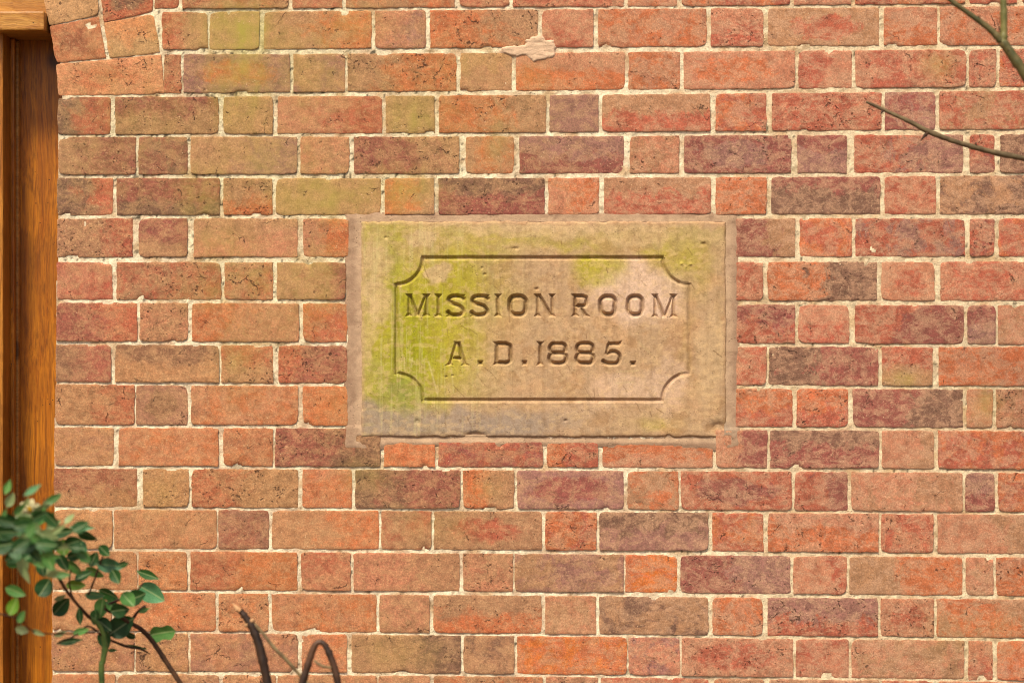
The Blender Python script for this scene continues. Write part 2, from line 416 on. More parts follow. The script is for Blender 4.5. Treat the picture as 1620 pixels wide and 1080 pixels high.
brick_no = 0
def brick_geo(q, ta, tb, mode, step=4.5, rough=1.0, depth=0.045):
    """q: corners TL, TR, BR, BL in wall pixels; returns verts, quads and the three colour arrays"""
    global brick_no
    brick_no += 1
    sd = brick_no * 7 + 3
    q = np.array(q, dtype=float)
    q = q + np.array([(-.7, -1.2), (.7, -1.2), (.7, 1.2), (-.7, 1.2)])
    Lx = np.linalg.norm(q[1] - q[0]); Ly = np.linalg.norm(q[3] - q[0])
    ax, ay = axis(Lx, step), axis(Ly, step)
    u, v = np.meshgrid(ax / Lx, ay / Ly)
    P = (q[0] * ((1 - u) * (1 - v))[..., None] + q[1] * (u * (1 - v))[..., None] + q[2] * (u * v)[..., None] + q[3] * ((1 - u) * v)[..., None])
    ex = np.minimum(u, 1 - u) * Lx; ey = np.minimum(v, 1 - v) * Ly
    # ragged arrises
    def rag(s, k, sd2):
        return (fbm(s / 13.0, np.full_like(s, k), sd2, 3) - 0.5) * 2.1 + (vnoise(s / 3.3, np.full_like(s, k + 9.0), sd2) - 0.5) * 1.1
    su, sv = u * Lx, v * Ly
    fy, fx = np.exp(-ey / 5.0), np.exp(-ex / 5.0)
    P[..., 1] += rough * fy * np.where(v < .5, rag(su, 1.0, sd), rag(su, 5.0, sd + 1))
    P[..., 0] += rough * fx * np.where(u < .5, rag(sv, 11.0, sd), rag(sv, 15.0, sd + 2))
    # broken and rounded corners
    for (cu, cv) in ((0, 0), (1, 0), (1, 1), (0, 1)):
        rr = random.choice((0.4, 0.6, 0.8, 1.0, 1.4, 2.0, 3.2, 4.5)) * (0.6 + 0.4 * rough)
        dx, dy = np.abs(u - cu) * Lx, np.abs(v - cv) * Ly
        k = np.exp(-(dx + dy) / (rr * 1.3)) * rr * 0.62
        P[..., 0] += k * (1 if cu == 0 else -1)
        P[..., 1] += k * (1 if cv == 0 else -1)
    x, y = P[..., 0], P[..., 1]
    e = np.minimum(ex, ey)
    h = -0.0006 * np.exp(-(e / 0.7) ** 1.2)
    h += (fbm(x / 22.0, y / 22.0, sd + 3, 4) - 0.5) * 0.0014
    h += random.uniform(-0.0004, 0.0012) + (u - .5) * random.uniform(-0.0018, 0.0018) + (v - .5) * random.uniform(-0.0016, 0.0016)
    # spalls
    for _ in range(random.choice((0, 0, 0, 1, 1))):
        cx, cy = q[0][0] + random.random() * (q[1][0] - q[0][0]), random.choice((q[0][1], q[3][1])) + random.uniform(-4, 4)
        h -= 0.0009 * blob(x, y, cx, cy, random.uniform(4, 11), random.uniform(3, 7))
    for _ in range(random.choice((0, 0, 0, 1, 1))):
        cx, cy = q[0][0] + random.random() * (q[1][0] - q[0][0]), random.choice((q[0][1], q[3][1]))
        h -= 0.0042 * sstep(.40, .62, blob(x, y, cx, cy, random.uniform(4, 12), random.uniform(3, 5.5)) + (vnoise(x / 4.0, y / 4.0, sd) - .5) * .25)
    ny, nx = u.shape
    co = np.stack([(x - 810) * S, -h, ZC - (y - 540) * S], -1).reshape(-1, 3)
    idx = np.arange(ny * nx).reshape(ny, nx)
    quads = np.stack([idx[1:, :-1], idx[1:, 1:], idx[:-1, 1:], idx[:-1, :-1]], -1).reshape(-1, 4)
    ring = np.concatenate([idx[0, :], idx[1:, -1], idx[-1, -2::-1], idx[-2:0:-1, 0]])
    back = co[ring].copy(); back[:, 1] = depth
    n = len(ring)
    fi = np.arange(n) + len(co); bi = fi + n            # the sides have their own edge so that the arris stays crisp
    skirt = np.stack([fi, np.roll(fi, -1), np.roll(bi, -1), bi], -1)
    vv = np.vstack([co, co[ring], back]); ff = np.vstack([quads, skirt])
    # colours
    px = np.concatenate([x.ravel(), x.ravel()[ring], x.ravel()[ring]]); py = np.concatenate([y.ravel(), y.ravel()[ring], y.ravel()[ring]])
    uu = np.concatenate([u.ravel(), u.ravel()[ring], u.ravel()[ring]]); v2 = np.concatenate([v.ravel(), v.ravel()[ring], v.ravel()[ring]])
    kx = float(np.clip((760 - px.mean()) / 500, 0, 1) * np.clip((py.mean() - 420) / 250, 0, 1)) * .38
    ta, tb = soft(ta, kx, (194, 132, 76)), soft(tb, kx, (194, 132, 76))
    jit = np.array([random.uniform(.93, 1.08)] * 3) * np.array([random.uniform(.97, 1.03) for _ in range(3)])
    ca = np.tile(base(ta) * jit, (len(vv), 1)); cb = np.tile(base(tb) * jit, (len(vv), 1))
    bias = {'n': 0 * uu, 's': 0 * uu + 0.06, 'l': 0.22 - 0.5 * uu, 'r': -0.28 + 0.5 * uu, 't': 0.2 - 0.46 * v2, 'b': -0.26 + 0.46 * v2,
            'c': 0.2 - 1.7 * ((uu - .5) ** 2 + (v2 - .5) ** 2)}[mode]
    aux = np.stack([np.full(len(vv), (sd * 0.6180339) % 1.0), moss_at(px, py), 0.5 + bias], -1)
    return vv, ff, ca, cb, aux

def make_brick(q, ta, tb, mode, name='brick', **kw):
    vv, ff, ca, cb, aux = brick_geo(q, ta, tb, mode, **kw)
    c = vv.mean(axis=0); c[1] = 0
    me = mesh_np(name, vv - c, ff)
    vcol(me, 'ca', ca); vcol(me, 'cb', cb); vcol(me, 'aux', aux)
    o = link(name, me, M_brick, wall)
    o.location = c
    return o

pat = re.compile(r'(-?\d+)-(\d+)([A-Z])([A-Z]?)([a-z]?)')
OX0, OX1, OY0, OY1 = 546, 1166, 339, 701          # hole for the plaque and its bedding
for r, line in enumerate(COURSES):
    for mt in pat.finditer(line):
        x0, x1 = int(mt[1]), int(mt[2])
        ta = TONES[mt[3]]; tb = TONES[mt[4] or mt[3]]; mode = mt[5] or 'n'
        t0, b0 = course_y(r, x0); t1, b1 = course_y(r, x1)
        if r == 11 and 604 < x0 < 1130:
            t0 = t1 = 701.0
        make_brick([(x0, t0), (x1, t1), (x1, b1), (x0, b0)], ta, tb, mode)

# voussoirs of the door arch that the picture shows
ARCH = [([(68, -6), (154, -26), (154.5, 23), (79, 39)], (206, 152, 106), (186, 136, 92), 'n'),
        ([(157, -28), (237, -42), (242, 18), (165, 34)], (186, 96, 66), (120, 80, 62), 'c'),
        ([(79, 43), (155, 28), (167, 90), (89, 99)], (188, 112, 76), (158, 92, 66), 'c'),
        ([(165, 38), (242, 24), (253, 82), (174, 91)], (216, 142, 92), (196, 150, 102), 'b'),
        ([(89, 103), (254, 88), (260, 147), (93, 150)], (218, 142, 100), (206, 120, 82), 'c')]
for q, ta, tb, mode in ARCH:
    make_brick(q, ta, tb, mode, rough=0.8)

# bricks beyond the picture: one joined part
CXA, CYA, RIN, ROUT = -492.0, 160.0, 585.0, 752.0        # door arch
parts = []
def beyond(q):
    k = random.choice('OORRRPPPTTTMDU'); k2 = random.choice('ORPTMU')
    parts.append(brick_geo(q, TONES[k], TONES[k2], random.choice('nnlrtbc'), step=30.0))
for r in range(-12, 26):
    if 0 <= r <= 17:
        ranges = [(int(list(pat.finditer(COURSES[r]))[-1][2]) + 9, 2450), (-1700, -1078)]
        def yy(x, r=r): return course_y(r, min(max(x, 90), 1750))
    else:
        ranges = [(-1700, 2450)]
        def yy(x, r=r): return ((-45 + 65.6 * r, 13 + 65.6 * r) if r < 0 else (1135 + 65.6 * (r - 18), 1193 + 65.6 * (r - 18)))
    for a, b in ranges:
        x = a + (0 if (0 <= r <= 17) else -(r % 2) * 128)
        hd = r % 2 == 0
        while x < b:
            wd = 80 if hd else 168
            hd = not hd
            t, bt = yy(x)
            cx0, cx1 = x, x + wd
            cut = False
            if bt > CYA + 6 and cx1 > CXA - RIN and cx0 < 86:
                if cx0 < CXA - RIN: cx1 = min(cx1, CXA - RIN)
                elif cx1 > 86 and r > 17: cx0 = max(cx0, 84)
                else: cut = True
            if t < CYA:
                near = min(math.hypot(min(max(CXA, cx0), cx1) - CXA, c - CYA) for c in (t, bt))
                if near < ROUT + 3: cut = True
            if not cut and cx1 - cx0 > 20:
                beyond([(cx0, t), (cx1, t), (cx1, bt), (cx0, bt)])
            x += wd + 9
n_arch = int(math.pi * (RIN + 40) / 66)
for i in range(5, n_arch):
    a0, a1 = math.pi * i / n_arch + 0.006, math.pi * (i + 1) / n_arch - 0.006
    for ra, rb in ((RIN, RIN + 80), (RIN + 88, ROUT - 6)):
        beyond([(CXA + ra * math.cos(a1), CYA - ra * math.sin(a1)), (CXA + rb * math.cos(a1), CYA - rb * math.sin(a1)),
                (CXA + rb * math.cos(a0), CYA - rb * math.sin(a0)), (CXA + ra * math.cos(a0), CYA - ra * math.sin(a0))])
off = 0; V, F, A, B, X = [], [], [], [], []
for vv, ff, ca, cb, aux in parts:
    V.append(vv); F.append(ff + off); A.append(ca); B.append(cb); X.append(aux); off += len(vv)
me = mesh_np('bricks_beyond', np.vstack(V), np.vstack(F))
vcol(me, 'ca', np.vstack(A)); vcol(me, 'cb', np.vstack(B)); vcol(me, 'aux', np.vstack(X))
tag(link('bricks_beyond', me, M_brick, wall), kind='stuff')

# mortar ---------------------------------------------------------------
CREAM = np.array(base(254, 232, 198))
def mortar_cols(x, y):
    n = fbm(x / 30.0, y / 30.0, 31, 4)[:, None]; n2 = fbm(x / 7.0, y / 7.0, 37, 3)[:, None]
    c = CREAM * (0.74 + 0.5 * n2)
    c = c * (1 - sstep(.5, .8, n)) + np.array(base(216, 178, 138)) * sstep(.5, .8, n)
    dirt = (sstep(.46, .74, fbm(x / 22.0, y / 14.0, 33, 5)) * .55)[:, None]
    c = c * (1 - dirt) + np.array(base(200, 152, 120)) * dirt
    soot = (sstep(.60, .78, fbm(x / 11.0, y / 8.0, 35, 4)) * .65)[:, None]
    c = c * (1 - soot) + np.array(base(140, 110, 82)) * soot
    right = sstep(1000, 1250, x)[:, None] * 0.35
    c = c * (1 - right) + np.array(base(222, 184, 136)) * right
    m = np.clip(moss_at(x, y) * 0.8, 0, .65)[:, None]
    c = c * (1 - m) + np.array(base(192, 178, 100)) * m
    # dark lichen dots, commonest on the upper courses near the door
    amt = 0.12 + 0.20 * blob(x, y, 330, 230, 330, 260)
    d = sstep(0.0, 0.06, vnoise(x / 4.2, y / 4.2, 77) - (1 - amt))[:, None] * sstep(.38, .55, fbm(x / 40.0, y / 12.0, 79, 2))[:, None]
    return c * (1 - 0.85 * d) + np.array(base(62, 52, 38)) * 0.85 * d

def mortar_grid(x0, x1, y0, y1, step, inside):
    xs, ys = np.arange(x0, x1 + .1, step), np.arange(y0, y1 + .1, step)
    x, y = np.meshgrid(xs, ys)
    h = -0.0020 + (fbm(x / 8.0, y / 8.0, 41, 5) - .5) * 0.0026 + (fbm(x / 60.0, y / 60.0, 43, 2) - .5) * 0.0016
    ny, nx = x.shape
    co = np.stack([(x - 810) * S, -h, ZC - (y - 540) * S], -1).reshape(-1, 3)
    idx = np.arange(ny * nx).reshape(ny, nx)
    q = np.stack([idx[1:, :-1], idx[1:, 1:], idx[:-1, 1:], idx[:-1, :-1]], -1).reshape(-1, 4)
    cx = (x[:-1, :-1] + step / 2).ravel(); cy = (y[:-1, :-1] + step / 2).ravel()
    q = q[inside(cx, cy)]
    return co, q, x.ravel(), y.ravel()

def solid(cx, cy):
    """true where there is wall rather than doorway or plaque"""
    hole = (cx > OX0 + 14) & (cx < OX1 - 14) & (cy > OY0 + 12) & (cy < OY1 - 12)
    rad = np.hypot(cx - CXA, cy - CYA)
    door = np.where(cy < CYA, rad < RIN + 6, (np.abs(cx - CXA) < RIN - 0.5 - np.clip((cy - 300) / 72.0, 0, 9.5)))
    return ~hole & ~door

co, q, x, y = mortar_grid(50, 1680, -60, 1140, 3.0, solid)
me = mesh_np('mortar', co, q)
vcol(me, 'ca', mortar_cols(x, y))
link('mortar', me, M_mortar, wall)
fr = lambda cx, cy: solid(cx, cy) & ~((cx > 50) & (cx < 1680) & (cy > -60) & (cy < 1140))
co, q, x, y = mortar_grid(-1690, 2450, -840, 1640, 10.0, fr)
me = mesh_np('mortar_bed', co, q)
vcol(me, 'ca', mortar_cols(x, y))
tag(link('mortar_bed', me, M_mortar, wall), kind='stuff')
# the body of the wall behind the faces
def box_mesh(name, boxes):
    V, F = [], []
    for (x0, x1, y0, y1, z0, z1) in boxes:
        b = len(V)
        V += [(x0, y0, z0), (x1, y0, z0), (x1, y1, z0), (x0, y1, z0), (x0, y0, z1), (x1, y0, z1), (x1, y1, z1), (x0, y1, z1)]
        F += [(b, b + 3, b + 2, b + 1), (b + 4, b + 5, b + 6, b + 7), (b, b + 1, b + 5, b + 4), (b + 1, b + 2, b + 6, b + 5), (b + 2, b + 3, b + 7, b + 6), (b + 3, b, b + 4, b + 7)]
    return V, F
px = lambda v: (v - 810) * S
pz = lambda v: ZC - (v - 540) * S
V, F = box_mesh('wall_core', [(px(96), px(2450), 0.012, 0.33, 0.0, pz(170)), (px(-1690), px(-1080), 0.012, 0.33, 0.0, pz(170)),
                              (px(268), px(2450), 0.012, 0.33, pz(169), pz(-840)), (px(-1690), px(-1250), 0.012, 0.33, pz(169), pz(-840)),
                              (px(-1249), px(267), 0.012, 0.33, pz(-600), pz(-840))])
me = mesh_np('wall_core', V, F, False)
vcol(me, 'ca', np.tile(base(150, 92, 66), (len(V), 1)))
link('wall_core', me, M_mortar, wall)

def patch_part(name, x0, x1, y0, y1, step, fn, hfn, cfn, mat, parent):
    """an irregular skin of mortar: kept where fn > 0, feathered into the wall at its edge"""
    xs, ys = np.arange(x0, x1 + .1, step), np.arange(y0, y1 + .1, step)
    x, y = np.meshgrid(xs, ys)
    f = fn(x, y)
    h = hfn(x, y, f)
    ny, nx = x.shape
    co = np.stack([(x - 810) * S, -h, ZC - (y - 540) * S], -1).reshape(-1, 3)
    idx = np.arange(ny * nx).reshape(ny, nx)
    q = np.stack([idx[1:, :-1], idx[1:, 1:], idx[:-1, 1:], idx[:-1, :-1]], -1).reshape(-1, 4)
    fm = np.maximum.reduce([f[:-1, :-1], f[1:, :-1], f[:-1, 1:], f[1:, 1:]]).ravel()
    q = q[fm > 0]
    used = np.unique(q); remap = -np.ones(len(co), int); remap[used] = np.arange(len(used))
    me = mesh_np(name, co[used], remap[q])
    vcol(me, 'ca', cfn(x.ravel()[used], y.ravel()[used]))
    return link(name, me, mat, parent)

# smear of pale mortar over the upper courses
def smear(x, y):
    a = 1 - np.hypot((x - 852) / 24.0, (y - 77) / 17.0)
    b = 1 - np.hypot((x - 822) / 26.0, (y - 80) / 7.5)
    return np.maximum(a, b) + (fbm(x / 9.0, y / 9.0, 91, 3) - .5) * 0.75 + .22
patch_part('mortar_smear', 780, 895, 50, 105, 1.5, smear,
           lambda x, y, f: -0.0035 + 0.0060 * sstep(-0.1, .25, f) + (fbm(x / 14.0, y / 4.0, 95, 4) - .5) * .0030,
           lambda x, y: np.array(base(228, 188, 156)) * (0.85 + .3 * fbm(x / 8.0, y / 8.0, 97, 3))[:, None], M_render, wall)

# bedding mortar round the plaque
SX0, SX1, SY0, SY1 = 571.0, 1149.0, 350.0, 691.0
def bed(x, y):
    d = np.minimum(np.minimum(x - 550, 1165 - x), np.minimum(y - 340, 702 - y))
    return d + (fbm(x / 22.0, y / 22.0, 61, 5) - .5) * 9.0 + 2.0 + 9 * blob(x, y, 1140, 704, 34, 10) + 8 * blob(x, y, 570, 704, 34, 10)
def bed_h(x, y, f):
    out = np.maximum(np.maximum(SX0 - x, x - SX1), np.maximum(SY0 - y, y - SY1))
    lap = sstep(0, 3, np.minimum(np.minimum(x - 545, 606 - x), y - 672)) + sstep(0, 3, np.minimum(np.minimum(x - 1128, 1172 - x), y - 676))
    h = -0.0016 + 0.0012 * sstep(-1, 4, f) + .0020 * np.clip(lap, 0, 1) + .0011 * sstep(684, 692, y) * (1 - np.clip(lap, 0, 1)) + (fbm(x / 20.0, y / 20.0, 63, 5) - .5) * .0022
    h -= 0.0022 * sstep(10, 2, out) * (y > SY1 - 2)
    h = np.where(out < -3, -0.012, h)
    return h
def out_d(x, y):
    return np.maximum(np.maximum(SX0 - x, x - SX1), np.maximum(SY0 - y, y - SY1))
def bed_c(x, y):
    n = fbm(x / 26.0, y / 26.0, 67, 4)[:, None]; n2 = fbm(x / 60.0, y / 16.0, 69, 3)[:, None]
    c = np.array(base(170, 134, 108)) * (1 - n) + np.array(base(198, 160, 130)) * n
    c = c * (1 - .6 * sstep(.52, .75, n2)) + np.array(base(158, 122, 98)) * .6 * sstep(.52, .75, n2)
    fr = (sstep(14, 2, out_d(x, y)) * (.3 + .9 * fbm(x / 12.0, y / 12.0, 71, 3)))[:, None] * .6
    c = c * (1 - fr) + np.array(base(224, 186, 150)) * fr
    n3 = sstep(.5, .75, fbm(x / 9.0, y / 9.0, 73, 4))[:, None] * .35
    c = c * (1 - n3) + np.array(base(142, 104, 82)) * n3
    g = blob(x, y, 1140, 680, 22, 12)[:, None] * .7
    return c * (1 - g) + np.array(base(158, 140, 122)) * g
patch_part('bedding_mortar', 538, 1178, 328, 714, 2.0, lambda x, y: np.where((x > SX0 + 6) & (x < SX1 - 6) & (y > SY0 + 6) & (y < SY1 - 6), -1, bed(x, y)), bed_h, bed_c, M_render, wall)

# ------------------------------------------------------------------ datestone
STEP = 0.8
xs, ys = np.arange(SX0, SX1 + .01, STEP), np.arange(SY0, SY1 + .01, STEP)
gx, gy = np.meshgrid(xs, ys)

def seg_dist(x, y, ax, ay, bx, by):
    dx, dy = bx - ax, by - ay
    t = np.clip(((x - ax) * dx + (y - ay) * dy) / (dx * dx + dy * dy + 1e-9), 0, 1)
    return np.hypot(x - ax - t * dx, y - ay - t * dy)
def path_dist(x, y, pts):
    return np.minimum.reduce([seg_dist(x, y, *pts[i], *pts[i + 1]) for i in range(len(pts) - 1)])
def poly_in(x, y, P):
    ins = np.zeros(x.shape, bool); n = len(P)
    for i in range(n):
        (ax, ay), (bx, by) = P[i], P[(i + 1) % n]
        if ay == by: continue
        ins ^= ((ay > y) != (by > y)) & (x < (bx - ax) * (y - ay) / (by - ay) + ax)
    return np.where(ins, 1, -1) * path_dist(x, y, list(P) + [P[0]])
def smooth(pts, n=8, closed=False):
    P = [np.array(p, float) for p in pts]; out = []
    m = len(P)
    rngi = range(m) if closed else range(m - 1)
    for i in rngi:
        g = (lambda k: P[k % m]) if closed else (lambda k: P[min(max(k, 0), m - 1)])
        a, b, c, d = g(i - 1), g(i), g(i + 1), g(i + 2)
        for k in range(n):
            t = k / n
            out.append(tuple(.5 * (2 * b + (c - a) * t + (2 * a - 5 * b + 4 * c - d) * t * t + (3 * b - a - 3 * c + d) * t ** 3)))
    out.append(tuple(P[0] if closed else P[-1]))
    return out
def rrect(x0, y0, x1, y1, r):
    pts = []
    for cx, cy, a in ((x1 - r, y0 + r, -90), (x1 - r, y1 - r, 0), (x0 + r, y1 - r, 90), (x0 + r, y0 + r, 180)):
        for k in range(7):
            t = R(a + 15 * k); pts.append((cx + r * math.cos(t), cy + r * math.sin(t)))
    return pts + [pts[0]]
def stem(x, y0, y1, hw=3.3, sf=6.6, sh=6.0):
    return ('p', [(x - sf, y0), (x + sf, y0), (x + hw, y0 + sh), (x + hw, y1 - sh), (x + sf, y1), (x - sf, y1), (x - hw, y1 - sh), (x - hw, y0 + sh)])
def bar(x0, y0, x1, y1, w):
    dx, dy = x1 - x0, y1 - y0; L = math.hypot(dx, dy); nx, ny = -dy / L * w / 2, dx / L * w / 2
    return ('p', [(x0 + nx, y0 + ny), (x1 + nx, y1 + ny), (x1 - nx, y1 - ny), (x0 - nx, y0 - ny)])
def hbar(x0, y0, x1, y1, w):
    """slanting stroke with level ends"""
    return ('p', [(x0 - w / 2, y0), (x0 + w / 2, y0), (x1 + w / 2, y1), (x1 - w / 2, y1)])

def glyph(ch, x0, x1, t, b):
    w = x1 - x0; h = b - t; X = lambda f: x0 + f * w; Y = lambda f: t + f * h
    if ch in 'I1':
        return [stem((x0 + x1) / 2, t, b, 3.2, w / 2 + .5)]
    if ch == 'M':
        return [stem(x0 + 6, t, b, 2.6, 6.0), stem(x1 - 6.5, t, b, 3.6, 6.6), hbar(x0 + 6.5, t, X(.5), b, 8), hbar(x1 - 6.5, t, X(.5), b, 6)]
    if ch == 'N':
        return [stem(x0 + 5.5, t, b, 2.7, 5.8), stem(x1 - 5.5, t, b, 2.7, 5.8), hbar(x0 + 6.5, t, x1 - 6, b, 8.5)]
    if ch == 'O':
        return [('s', rrect(x0 + 4, t + 4, x1 - 4, b - 4, 9), 4.7)]
    if ch == 'D':
        return [stem(x0 + 6, t, b, 3.4, 6.4), ('s', [(x0 + 6, t + 3.8), (x1 - 12, t + 3.8)] + smooth([(x1 - 12, t + 3.8), (x1 - 5.5, t + 7), (x1 - 4.2, t + 13), (x1 - 4.2, b - 13), (x1 - 5.5, b - 7), (x1 - 12, b - 3.8)]) + [(x0 + 6, b - 3.8)], 4.3)]
    if ch == 'R':
        m = Y(.54)
        return [stem(x0 + 6, t, b, 3.4, 6.4), ('s', [(x0 + 6, t + 3.8)] + smooth([(x1 - 11, t + 3.8), (x1 - 5.2, t + 6), (x1 - 4.2, Y(.28)), (x1 - 5.2, m - 2.5), (x1 - 11, m - .5)]) + [(x0 + 6, m - .5)], 4.0),
                hbar(X(.52), m, X(.80), b - 1, 7.5), ('p', [(X(.66), b), (x1 + 2.5, b), (X(.80) + 2, b - 5), (X(.68), b - 5)])]
    if ch == 'A':
        c = X(.5)
        return [hbar(c - 1, t, x0 + 6, b, 6), hbar(c + 1, t, x1 - 6, b, 8), bar(X(.27), Y(.70), X(.75), Y(.70), 6.5), ('p', [(x0 - 1, b), (x0 + 13, b), (x0 + 8.5, b - 5), (x0 + 5, b - 5)]),
                ('p', [(x1 - 13, b), (x1 + 1, b), (x1 - 5, b - 5), (x1 - 9, b - 5)]), ('p', [(c - 6, t), (c + 6, t), (c + 3, t + 5), (c - 3, t + 5)])]
    if ch == 'S':
        P = [(.90, .20), (.76, .12), (.5, .10), (.24, .14), (.145, .27), (.28, .41), (.5, .47), (.74, .56), (.865, .73), (.76, .87), (.5, .905), (.24, .89), (.10, .79)]
        return [('s', smooth([(X(a), Y(c)) for a, c in P]), 4.3), ('p', [(X(1.0), t + 1), (X(.72), t), (X(.84), Y(.32))]), ('p', [(X(.0), b - 1), (X(.30), b), (X(.14), Y(.66))])]
    if ch == '8':
        return [('s', rrect(X(.13), t + 3.6, X(.87), Y(.485), 6.5), 4.0), ('s', rrect(X(.10), Y(.485), X(.90), b - 3.6, 7.5), 4.3)]
    if ch == '5':
        P = [(.30, .50), (.46, .42), (.70, .44), (.86, .57), (.86, .76), (.72, .89), (.46, .91), (.22, .88), (.08, .80)]
        return [bar(X(.30), Y(.10), X(.92), Y(.10), 7.4), bar(X(.34), Y(.07), X(.24), Y(.54), 6.0), ('s', smooth([(X(a), Y(c)) for a, c in P]), 4.2),
                ('p', [(X(-.02), Y(.93)), (X(.26), b), (X(.26), Y(.76))]), ('p', [(X(.80), t + 1), (X(1.02), t - 1.5), (X(.94), Y(.22))])]
    if ch == '.':
        return [('p', [(x0 - .5, t), (x1 + .5, t), (x1, b), (x0, b)])]

LETTERS = [('M', 641, 681, 465, 501), ('I', 688, 699.5, 465, 501), ('S', 706, 737, 465, 502), ('S', 743.5, 774.5, 465, 502), ('I', 782, 793.5, 465, 501), ('O', 803, 835.5, 465, 502), ('N', 845, 879, 465, 501),
           ('R', 904, 932, 465, 501), ('O', 946.5, 977, 465, 502), ('O', 990, 1020, 465, 502), ('M', 1030, 1072, 465, 502),
           ('A', 705, 742, 540, 578), ('.', 756, 764, 570, 578), ('D', 780, 812, 540, 578), ('.', 826, 834, 570, 578),
           ('1', 849, 860, 540, 578), ('8', 866, 899, 540, 578), ('8', 909, 942, 540, 578), ('5', 952, 984, 540, 579), ('.', 997, 1006, 571, 579)]

cut = np.zeros_like(gx)
owner = -np.ones(gx.shape, int)
for i, (ch, x0, x1, t, b) in enumerate(LETTERS):
    m = 7
    i0, i1 = np.searchsorted(xs, (x0 - m, x1 + m)); j0, j1 = np.searchsorted(ys, (t - m, b + m))
    X, Y = gx[j0:j1, i0:i1], gy[j0:j1, i0:i1]
    wx = X + (fbm(X / 9.0, Y / 9.0, 200 + i, 2) - .5) * 1.2; wy = Y + (fbm(X / 9.0, Y / 9.0, 240 + i, 2) - .5) * 1.2
    d = np.zeros_like(X)
    for g in glyph(ch, x0, x1, t, b):
        d = np.maximum(d, np.maximum(0, poly_in(wx, wy, g[1]) + .35) if g[0] == 'p' else np.maximum(0, g[2] + .1 - path_dist(wx, wy, g[1])))
    cut[j0:j1, i0:i1] = np.maximum(cut[j0:j1, i0:i1], d)
    dil = d > 0
    for _ in range(3):
        e = dil.copy(); e[1:] |= dil[:-1]; e[:-1] |= dil[1:]; e[:, 1:] |= dil[:, :-1]; e[:, :-1] |= dil[:, 1:]; dil = e
    sub = owner[j0:j1, i0:i1]; sub[dil & (sub < 0)] = i
h = -np.minimum(cut, 5.0) * S * 1.7
# border groove with hollowed corners
RC = 42.0
BX0, BX1, BY0, BY1 = 627.0, 1090.0, 408.0, 633.0
dx = np.minimum(gx - BX0, BX1 - gx); dy = np.minimum(gy - BY0, BY1 - gy)
dc = np.minimum.reduce([np.hypot(gx - cx, gy - cy) for cx in (BX0, BX1) for cy in (BY0, BY1)]) - RC
sd = np.minimum(np.minimum(dx, dy), dc)              # > 0 inside the panel
outside_corner = (dc < 0) & (dx > -6) & (dy > -6)
sd = np.where((dx < 0) | (dy < 0), np.where(dc < -2, -9, np.minimum(dx, dy)), sd)
gw = 4.3
groove = np.maximum(0, gw - np.abs(sd + (fbm(gx / 20.0, gy / 20.0, 300, 2) - .5) * .8))
h -= groove * S * np.where(gx > 1075, .5, 1.05)
h -= 0.0011 * sstep(-2, 2, sd)
# weathering relief
h += (fbm(gx / 60.0, gy / 50.0, 310, 3) - .5) * 0.0016 + (fbm(gx / 5.0, gy / 5.0, 320, 3) - .5) * 0.0005
ed = np.minimum(np.minimum(gx - SX0, SX1 - gx), np.minimum(gy - SY0, SY1 - gy)) + (fbm(gx / 14.0, gy / 14.0, 330, 3) - .5) * 3.0
h -= 0.0050 * np.exp(-np.maximum(ed, 0) / 1.3)
h += 0.0030                                            # proud of the brick faces
for cx, cy, rx, ry, a in ((752, 688, 16, 5, .005), (660, 667, 4, 4, .0025), (895, 665, 2.5, 2, .0025), (763, 424, 2, 2, .002), (767, 434, 2.5, 2, .0025), (849, 457, 3, 2, .003), (1113, 386, 3.5, 2.5, .003),
                          (815, 393, 5, 2, .002), (706, 596, 2, 1.5, .002), (716, 594, 2, 1.5, .002), (1136, 676, 12, 9, .006), (1058, 690, 5, 3, .004), (611, 376, 3, 2, .0015), (1092, 418, 2.5, 2, -.002), (1078, 417, 2, 2, -.002)):
    h -= a * np.clip(blob(gx, gy, cx, cy, rx, ry) * 1.4, 0, 1)
rag = ((fbm(gx / 11.0, gy / 11.0, 340, 3) - .5) * 3.4) * np.exp(-np.maximum(0, np.minimum(gy - SY0, SY1 - gy)) / 5.0)
ragx = ((fbm(gx / 11.0, gy / 15.0, 345, 3) - .5) * 3.0) * np.exp(-np.maximum(0, np.minimum(gx - SX0, SX1 - gx)) / 5.0)
# colour of the stone and its algae
def lay(c, m, rgb):
    m = np.clip(m, 0, 1)[..., None]
    return c * (1 - m) + np.array(base(rgb)) * m
n1 = fbm(gx / 34.0, gy / 34.0, 400, 5); n2 = fbm(gx / 12.0, gy / 40.0, 410, 4); n3 = fbm(gx / 70.0, gy / 8.0, 420, 3)
tx, ty = gx, gy
gx = tx + (fbm(tx / 28.0, ty / 28.0, 500, 4) - .5) * 34; gy = ty + (fbm(tx / 28.0, ty / 28.0, 510, 4) - .5) * 30
c = np.tile(np.array(base(196, 157, 120)), gx.shape + (1,))
c = lay(c, sstep(.45, .7, n1) * .6, (212, 162, 118))
c = lay(c, sstep(.5, .72, fbm(gx / 24.0, gy / 20.0, 430, 4)) * .45, (178, 130, 86))
for cx, cy, rx, ry, a in ((1010, 462, 66, 42, .85), (1000, 610, 60, 22, .45), (1060, 600, 20, 50, .4), (930, 640, 60, 10, .2)):
    c = lay(c, a * 1.1 * sstep(.2, .7, blob(gx, gy, cx, cy, rx * 1.25, ry * 1.25) * (.6 + .8 * n1)), (228, 188, 160))
c = lay(c, .55 * sstep(800, 575, gx) * (.4 + .8 * n1), (188, 168, 96))
c = lay(c, .45 * sstep(415, 365, gy) * sstep(350, 362, gy) * (.3 + .9 * n2), (188, 168, 92))
